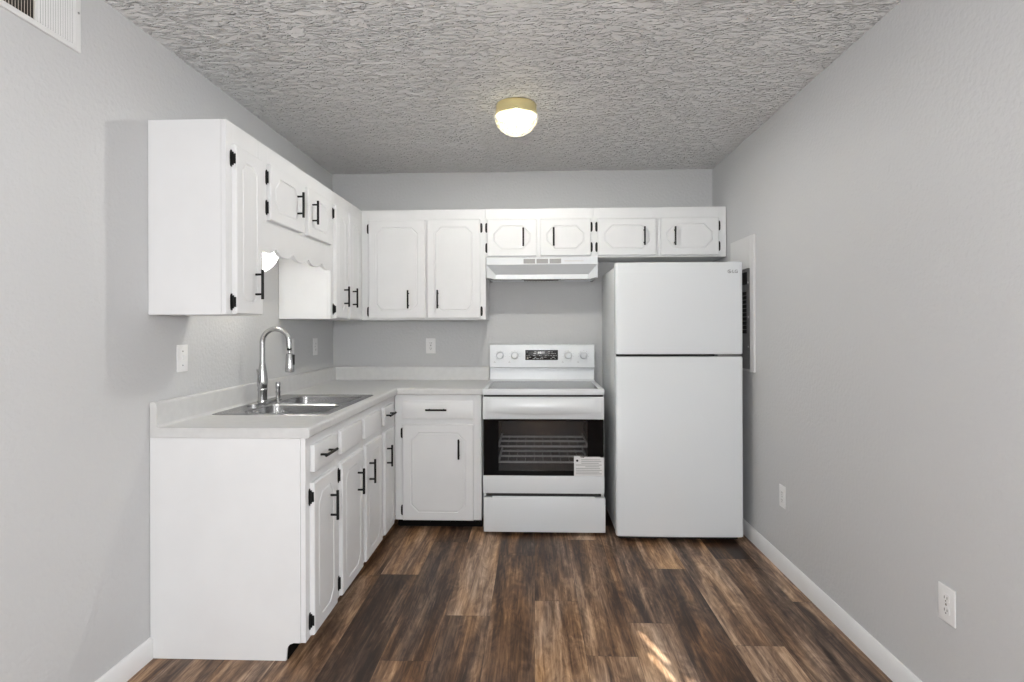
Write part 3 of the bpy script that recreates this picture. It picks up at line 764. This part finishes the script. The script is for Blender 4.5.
# side cheeks that run full height, and the sloped visor set back between them
for a, b, e in ((0, .004, .058), (w - .004, w, -.058)):
    prism(bm, [(0.0, hh - .05), (.004, .010), (.012, 0), (.352, 0), (.352, hh - .05)], 'X', a, b)
x0, x1 = .004, w - .004
V = lambda x, y, z: bm.verts.new((x, y, z))
tl, tr_ = V(x0, .002, hh - .052), V(x1, .002, hh - .052)
ml, mr_ = V(x0 + .054, .060, .028), V(x1 - .054, .060, .028)
bl, br_ = V(x0 + .054, .061, -.004), V(x1 - .054, .061, -.004)
sl_, sr_ = V(x0, .006, .004), V(x1, .006, .004)
bm.faces.new((tl, tr_, mr_, ml)); bm.faces.new((ml, mr_, br_, bl)); bm.faces.new((tl, ml, sl_)); bm.faces.new((ml, bl, sl_)); bm.faces.new((tr_, sr_, mr_)); bm.faces.new((mr_, sr_, br_))
hs_ = obj('shell', bm, M['appl'], hd)
bm = NB(); box(bm, x0, x1, .0765, .350, .012, .016); box(bm, x0, x1, .340, .350, .0, .012); obj('underside', bm, M['appl'], hd)
for k in range(3):
    xa = .253 + .0885 * k; bm = NB(); box(bm, xa, xa + .078, -.0012, 0, hh - .041, hh - .010)
    vg = obj('vent_grille', bm, M['grille'], hd, 'grey louvered vent')
    bm = NB()
    for j in range(5): box(bm, xa + .002, xa + .076, -.0026, -.0012, hh - .038 + j * .0062, hh - .0355 + j * .0062)
    obj('louver', bm, M['panelgrey'], vg)
bm = NB(); box(bm, .530, .66, -.001, 0, hh - .030, hh - .020)
for k in range(6): box(bm, .535 + k * .02, .547 + k * .02, -.0016, -.001, hh - .028, hh - .022)
obj('control_strip', bm, M['lens'], hd, 'pale printed control strip')
bm = NB(); box(bm, .25, .50, .08, .30, .002, .0118)
for k in range(12): box(bm, .255 + .02 * k, .259 + .02 * k, .085, .295, -.0005, .002)
obj('grease_filter', bm, M['darkmetal'], hd, 'dark grease filter')
for a, b in ((.03, .235), (.515, .725)):
    bm = NB(); box(bm, a, b, .08, .22, .004, .0118, .003); obj('lamp_lens', bm, M['lens'], hd)
for xx in (.012, w - .012):
    bm = NB(); lathe(bm, [(.010, -.006), (.010, 0), (.006, .003)], (xx, .30, 0), seg=14); obj('mounting_bolt', bm, M['chrome'], hd)

# ------------------------------------------------------------------ ceiling lamp and sink lamp
def dome_lamp(name, label, loc, R, brass_h, glass_h, bulbmat, drop=.085, bulb_r=.030, glass='dome', gl='clear pressed-glass bowl shade'):
    t = thing(name, label, 'light', loc)
    bm = NB(); lathe(bm, [(R * .80, -.001), (R * .93, -.001), (R * .96, -.006), (R * .955, -brass_h * .45), (R * .98, -brass_h * .6), (R * .97, -brass_h), (R * .93, -brass_h), (R * .93, -.004), (R * .80, -.004)], seg=48, caps=False)
    lathe(bm, [(.0, -.001), (R * .93, -.001)], seg=48, caps=False)
    bmesh.ops.remove_doubles(bm, verts=bm.verts, dist=1e-5)
    obj('base', bm, M['brass'], t, 'polished brass ring base')
    bm = NB(); prof = []
    for k in range(15):
        a = PI / 2 * k / 14; prof.append((max(R * 1.03 * math.cos(a), .0005), -brass_h + .002 - glass_h * math.sin(a)))
    lathe(bm, [(R * .95, -brass_h + .006)] + prof, seg=48, caps=False)
    obj('shade', bm, M[glass], t, gl)
    bm = NB(); lathe(bm, [(.012, -.004), (.016, -.010), (.016, -drop + bulb_r + .004), (.012, -drop + bulb_r + .004)], seg=16); obj('socket', bm, M['plastic'], t)
    bm = NB(); bmesh.ops.create_uvsphere(bm, u_segments=20, v_segments=12, radius=bulb_r); bmesh.ops.translate(bm, verts=bm.verts, vec=(0, 0, -drop)); obj('bulb', bm, bulbmat, t, 'glowing bulb')
    return t
dome_lamp('ceiling_light', 'round brass and glass flush light on the textured ceiling', (1.42, -1.285, H - .0005), .110, .060, .103, M['bulb'], .048, .025)
dome_lamp('under_cabinet_light', 'small glass dome light behind the scalloped valance above the sink', (.150, -1.47, 1.764), .098, .045, .150, M['sinkbulb'], .10, .030, 'opal', 'white opal glass shade')

# ------------------------------------------------------------------ wall plates (local: plate in the x/z plane, facing -y)
def plate(root):
    bm = NB(); box(bm, -.0375, .0375, -.0055, -.0005, -.058, .058, .003, 3); return obj('cover_plate', bm, M['plastic'], root)
def make_outlet(label, loc, rz):
    t = thing('outlet', label, 'outlet', loc, rz, 'white wall outlets'); plate(t)
    for s in (-1, 1):
        bm = NB(); pts = []
        for k in range(20):
            a = 2 * PI * k / 20; pts.append((.0165 * math.cos(a), max(-.0125, min(.0125, .0165 * math.sin(a))) + s * .0195))
        prism(bm, pts, 'Y', -.0072, -.0055); r = obj('receptacle', bm, M['plastic'], t)
        bm = NB()
        for xx, hh_ in ((-.006, .0045), (.006, .0038)): box(bm, xx - .0012, xx + .0012, -.0075, -.0072, s * .0195 + .002 - hh_, s * .0195 + .002 + hh_)
        lathe(bm, [(.0024, -.0072), (.0024, -.0075)], (0, 0, s * .0195 - .008), 'Y', 10)
        obj('slot', bm, M['slot'], r)
    bm = NB(); lathe(bm, [(.0035, -.0055), (.0032, -.0068)], (0, 0, 0), 'Y', 12); obj('screw', bm, M['chrome'], t)
    return t
def place(src, label, loc, rz):
    c = copy_tree(src); c.location = loc; c.rotation_euler = (0, 0, rz); c['label'] = label; return c
# on the left wall a plate facing +X: rotate +90 deg ; on the right wall facing -X: rotate -90 deg
o1 = make_outlet('white outlet on the back wall under the tall upper cabinet', (.740, -.0003, 1.158), 0)
place(o1, 'white outlet on the left wall just behind the faucet spray head', (.0003, -.752, 1.168), R90)
place(o1, 'white outlet on the left wall closest to the back corner', (.0003, -.362, 1.165), R90)
place(o1, 'white outlet low on the right wall close to the refrigerator', (W - .0003, -1.183, .395), -R90)
place(o1, 'white outlet low on the right wall nearest the camera', (W - .0003, -2.395, .407), -R90)
sw = thing('light_switch', 'white toggle switch plate on the left wall under the tall single-door cabinet', 'light switch', (.0003, -1.866, 1.165), R90)
plate(sw)
bm = NB(); box(bm, -.006, .006, -.0065, -.0055, -.0125, .0125); prism(bm, [(-.0062, -.004), (-.015, .006), (-.0165, .011), (-.0062, .009)], 'X', -.0045, .0045); obj('toggle', bm, M['plastic'], sw)
bm = NB()
for s in (-1, 1): lathe(bm, [(.0035, -.0055), (.0032, -.0068)], (0, 0, s * .030), 'Y', 12)
obj('screw', bm, M['chrome'], sw)

# ------------------------------------------------------------------ breaker panel on the right wall (partly behind the refrigerator)
bp_ = thing('breaker_panel', 'grey circuit breaker panel set in a pale plate on the right wall behind the refrigerator', 'breaker panel', (W - .0005, -.6225, 1.02), -R90)
# local: x to world -Y (x=+ towards the camera), -y into the room
hw = .1975
bm = NB()
for b in ((-hw, -hw + .055, 0, .82), (hw - .058, hw, 0, .82), (-hw + .055, hw - .058, 0, .012), (-hw + .055, hw - .058, .625, .82)): box(bm, b[0], b[1], -.014, 0, b[2], b[3], .001, 1)
obj('surround', bm, M['panelplate'], bp_)
bm = NB(); box(bm, -hw + .056, hw - .059, -.010, 0, .013, .624); pf = obj('dead_front', bm, M['panelgrey'], bp_, 'grey metal dead front')
bm = NB(); box(bm, -.04, .085, -.014, -.0101, .53, .605); obj('main_breaker', bm, M['rubber'], pf)
for k in range(10):
    for xa in (-.055, .015):
        bm = NB(); zc_ = .475 - k * .026; box(bm, xa, xa + .062, -.013, -.0101, zc_ - .011, zc_ + .011, .0015); box(bm, xa + .02, xa + .04, -.018, -.0125, zc_ - .005, zc_ + .005)
        obj('breaker_switch', bm, M['rubber'], bp_)
for zz_ in (.54, .33, .15):
    bm = NB(); lathe(bm, [(.006, -.0101), (.005, -.013)], (.105, 0, zz_), 'Y', 12); obj('screw', bm, M['plastic'], bp_)

# ------------------------------------------------------------------ air vent, high on the left wall
vt = thing('air_vent', 'white louvered air vent high on the left wall at the upper left', 'vent', (.0005, -2.603, 2.3), R90)
# local: x -> world +Y, -y -> into the room ; outer 0.364 x 0.19
ax, az = .182, .093; t = .025
bm = NB()
for b in ((-ax, -ax + t, -az, az), (ax - t, ax, -az, az), (-ax + t, ax - t, -az, -az + t * .72), (-ax + t, ax - t, az - t * .72, az), (.006, .016, -az + t * .72, az - t * .72)): box(bm, b[0], b[1], -.008, 0, b[2], b[3], .0015, 1)
obj('frame', bm, M['vent'], vt)
bm = NB(); box(bm, -ax + t, ax - t, -.0008, 0, -az + .018, az - .018); obj('duct_opening', bm, M['duct'], vt, 'dark duct opening')
def blades(xa, xb, dx, dy, m, nb, hl=.0062):
    for k in range(nb):
        xc = xa + (xb - xa) * (k + .5) / nb
        bm = NB(); a = Vector((dx, dy)).normalized() * hl; nrm = Vector((-a.y, a.x)).normalized() * .0006
        c_ = Vector((xc, -.0062))
        P = [c_ - a - nrm, c_ + a - nrm, c_ + a + nrm, c_ - a + nrm]
        prism(bm, [(p.x, p.y) for p in P], 'Z', -az + .018, az - .018)
        obj('louver', bm, m, vt)
blades(-ax + t, .006, -1.78, -1.5, M['tanlouver'], 16)
blades(.016, ax - t, 1.5, -1.0, M['vent'], 15, .0027)
bm = NB()
for s in (-1, 1): lathe(bm, [(.004, -.008), (.0035, -.0098)], (s * (ax - .011), 0, .035), 'Y', 12)
obj('screw', bm, M['chrome'], vt)
